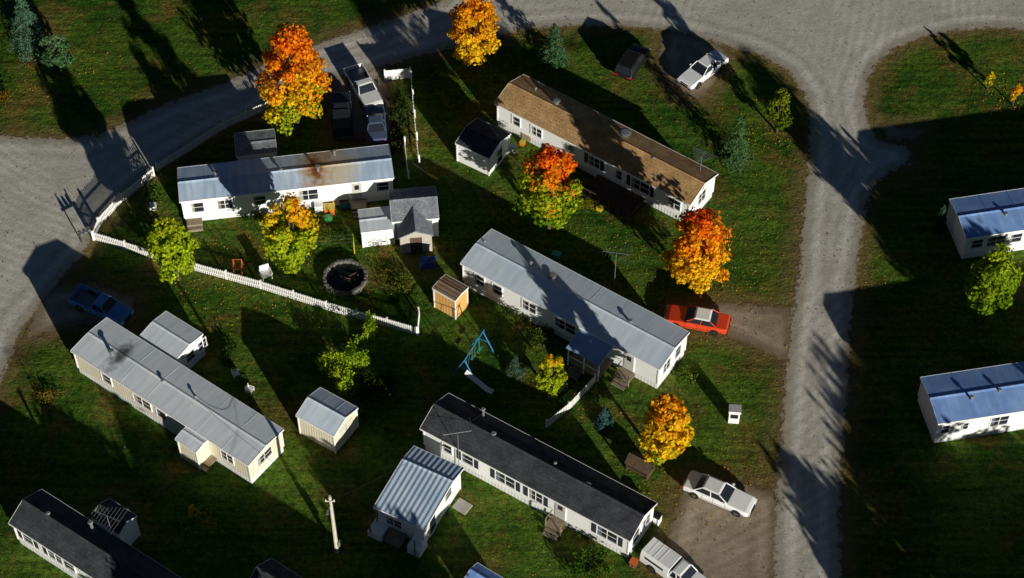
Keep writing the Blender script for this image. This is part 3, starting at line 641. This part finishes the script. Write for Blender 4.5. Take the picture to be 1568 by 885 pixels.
def spruce(name,cx,cy,w,hh,c1=(.02,.06,.03),c2=(.06,.13,.08),nb=170,nq=26):
    s=scl(cy,2); R=w/s; h=max((2*hh/s-R*S_)/C_,R*2.2); base=G((cx,cy+hh*.75)); e=empty(name,Matrix.Translation(Vector((base.x,base.y,0)))); treepts.append((base.x,base.y,R*.6,None))
    zb=rng.uniform(0.02,.97,nb)**1.25; ang=np.arange(nb)*2.399+rng.uniform(-.3,.3,nb); rb=(1-zb)**.9*R*rng.uniform(.7,1.1,nb)+.08
    k=np.repeat(np.arange(nb),nq); t=rng.uniform(.08,1,nb*nq); r=rb[k]*t; lat=rng.normal(0,.13,nb*nq)*r; a=ang[k]
    z=zb[k]*h+.25 - r*.22+rng.normal(0,.05,nb*nq)
    pos=np.stack([r*np.cos(a)-lat*np.sin(a),r*np.sin(a)+lat*np.cos(a),np.maximum(z,.05)],1)
    nr=rng.normal(size=pos.shape)*.6+np.stack([np.cos(a)*.6,np.sin(a)*.6,np.full(len(a),.8)],1)
    col=ramp(np.clip(t+rng.normal(0,.2,len(t)),0,1),[c1,c2])
    quads('branches',pos,nr,rng.uniform(.05,.13,len(t)),col,e,asp=.4)
    m=MB(); m.cyl((0,0,0),(0,0,h),.05*R+.05,.01,bark,7)
    for i in range(0,nb,3): m.cyl((0,0,zb[i]*h+.25),(rb[i]*.9*math.cos(ang[i]),rb[i]*.9*math.sin(ang[i]),zb[i]*h+.25-rb[i]*.2),.02,.006,bark,4,False)
    m.obj('trunk_and_limbs',e)
spruce('spruce_tree',50,38,38,50,(.03,.08,.05),(.12,.24,.15),260,32); spruce('spruce_tree',848,68,27,35,(.03,.08,.035),(.09,.2,.09)); spruce('spruce_tree',1125,215,30,42,(.03,.08,.035),(.12,.23,.08),210)
spruce('spruce_tree',925,636,16,20,(.03,.08,.08),(.08,.18,.16)); spruce('spruce_tree',790,556,17,19,(.03,.07,.04),(.09,.15,.09)); spruce('spruce_tree',1436,338,10,22)
def bush(name,px,rx,ry,h,pal,n=1200,ls=.1):
    P=G(px); K=24; cc=np.stack([rng.uniform(-rx,rx,K),rng.uniform(-ry,ry,K),rng.uniform(.15,h,K)],1); ci=rng.integers(0,K,n)
    pos=cc[ci]+rng.normal(0,.16+.06*min(rx,ry),(n,3)); pos[:,2]=np.abs(pos[:,2])+.03; pos+=np.array([P.x,P.y,0])
    col=ramp(np.clip(rng.uniform(0,1,K)[ci]+rng.normal(0,.15,n),0,1),pal)*rng.uniform(.7,1.2,(n,1))
    quads(name,pos,rng.normal(size=(n,3))+np.array([.1,-.3,.5]),rng.uniform(.6,1.2,n)*ls,col)
VP=[(.10,.22,.01),(.30,.46,.02),(.5,.58,.03)]
bush('grape_vine',(520,582),.8,1.5,1.6,VP,1500); bush('grape_vine',(545,550),.8,.9,1.9,VP,1300); bush('grape_vine',(568,515),.4,.9,1.8,VP,800); bush('grape_vine',(498,565),.4,.8,1.2,VP,400)
bush('garden_bed_plants',(608,432),1.4,1.1,.4,[(.05,.1,.01),(.16,.2,.03),(.2,.12,.03)],1000,.08)
bush('garden_bed_plants',(515,362),1.4,.8,.5,[(.04,.08,.01),(.1,.14,.02),(.2,.2,.03)],900,.08)
bush('shrub',(236,303),.5,.7,1.0,[(.03,.07,.01),(.12,.18,.03)],600); bush('shrub',(352,548),.5,.9,.6,[(.03,.07,.01),(.1,.14,.02)],500); bush('shrub',(905,870),1.4,.9,.8,[(.03,.08,.01),(.1,.2,.02)],1500)
bush('shrub',(75,608),1.0,.4,.3,[(.1,.1,.02),(.3,.2,.03)],400,.07); bush('shrub',(1055,578),.7,.5,.5,[(.05,.1,.01),(.2,.26,.03)],500); bush('shrub',(570,600),1.6,1.4,.4,[(.02,.05,.01),(.05,.09,.01)],1000)
bush('shrub',(8,152),.4,.5,.7,[(.05,.1,.01),(.3,.1,.02)],260,.08)
bush('shrub',(590,395),.5,.4,1.0,[(.05,.12,.02),(.35,.1,.05)],300,.07); bush('shrub',(900,318),.8,.4,.6,[(.05,.1,.01),(.4,.35,.02)],400,.07); bush('hedge',(612,190),.5,4.0,.8,[(.02,.05,.01),(.06,.09,.02)],2400,.09)
bush('wild_plants',(830,520),.8,.8,.7,[(.03,.06,.01),(.1,.14,.02)],600); bush('shrub',(420,165),.8,.5,.5,[(.05,.1,.01),(.2,.2,.03)],400)
bush('foundation_shrubs',(790,482),2.4,.5,.5,[(.03,.06,.01),(.1,.12,.02)],700,.08); bush('foundation_shrubs',(450,338),4.5,.4,.5,[(.03,.06,.01),(.16,.16,.03)],1000,.08)
# unseen trees added beyond the view to cast shade into it: x,y,crown base,crown top,radius
for (x,y,z0,zh,r) in ((51.5,-25.5,6.2,9.4,2.8),(52,-20.5,6.0,9.4,2.8),(43,-42,1.5,9.0,3.6),(49,-47,3,11,4.4),(36,-43,2,7.0,3.0),(53,-44,2,9,4),(-20,-42,1.5,8,3.2),(-13,-44,1.5,9,3.2),(2,-44,1,8.5,3.2)):
    n=3800;K=60; e=empty('unseen_shade_tree',Matrix.Translation((x,y,0))); b=(zh-z0)/2; zc=z0+b
    d=rng.normal(size=(K,3)); d/=np.linalg.norm(d,axis=1,keepdims=True); cc=d*rng.uniform(.4,.9,(K,1))*np.array([r,r,b]); cc[:,2]+=zc; ci=rng.integers(0,K,n)
    pos=cc[ci]+rng.normal(size=(n,3))*.16*r*np.array([1,1,.6]); pos[:,2]=np.maximum(pos[:,2],.4)
    quads('crown',pos,rng.normal(size=(n,3)),rng.uniform(.2,.36,n),ramp(rng.uniform(0,1,K)[ci],[GRN,YG,GOLD]),e)
    m=MB(); m.cyl((0,0,0),(0,0,zc+b*.5),.25,.06,bark,7)
    for i in range(8): m.cyl((0,0,zc*.8),tuple(cc[i]),.08,.02,bark,5,False)
    m.obj('trunk_and_limbs',e)
# fallen leaves (one object)
Ls=[];Cs=[]
for (x,y,a,pal) in treepts:
    if pal is None: continue
    n=int(170*a); p=np.stack([x+rng.normal(.4,a*1.9,n),y+rng.normal(0,a*1.5,n),rng.uniform(.03,.07,n)],1); Ls.append(p); Cs.append(ramp(rng.uniform(.2,1,n),[(.3,.2,.03),(.65,.42,.03),(.55,.25,.02)]))
n=4800; p=np.stack([rng.uniform(-48,48,n),rng.uniform(-30,36,n),rng.uniform(.03,.06,n)],1); Ls.append(p); Cs.append(ramp(rng.uniform(0,1,n),[(.2,.12,.04),(.4,.26,.04)]))
P_=np.concatenate(Ls); quads('fallen_leaves',P_,rng.normal(size=P_.shape)*.35+np.array([0.05,-.2,1]),rng.uniform(.035,.078,len(P_)),np.concatenate(Cs))
# ================================================================= LIGHT, SKY, CAMERA
az=math.radians(29.5); el=math.radians(13.2)
w=bpy.data.worlds.new('World'); scene.world=w; w.use_nodes=True; nt=w.node_tree; sk=nt.nodes.new('ShaderNodeTexSky'); sk.sky_type='NISHITA'; sk.sun_disc=False; sk.sun_elevation=el; sk.sun_rotation=math.pi-az; sk.air_density=1.0; sk.dust_density=.2; sk.ozone_density=4
bg=nt.nodes['Background']; nt.links.new(sk.outputs[0],bg.inputs[0]); bg.inputs[1].default_value=.021
ld=bpy.data.lights.new('sun','SUN'); ld.energy=5; ld.angle=math.radians(.5); ld.color=(1,.95,.82); lo=bpy.data.objects.new('sun',ld); COL.objects.link(lo)
dv=Vector((-math.sin(az)*math.cos(el),math.cos(az)*math.cos(el),-math.sin(el))); lo.rotation_euler=dv.to_track_quat('-Z','Y').to_euler(); lo.location=(60,-90,60)
cd=bpy.data.cameras.new('camera'); cd.lens=36*F/1568; cd.sensor_width=36; cd.clip_end=8000; co=bpy.data.objects.new('camera',cd); COL.objects.link(co); co.location=(0,CY,H); co.rotation_euler=(math.pi/2-TH,0,0); scene.camera=co
scene.view_settings.view_transform='Standard'; scene.view_settings.look='None'; scene.view_settings.exposure=0
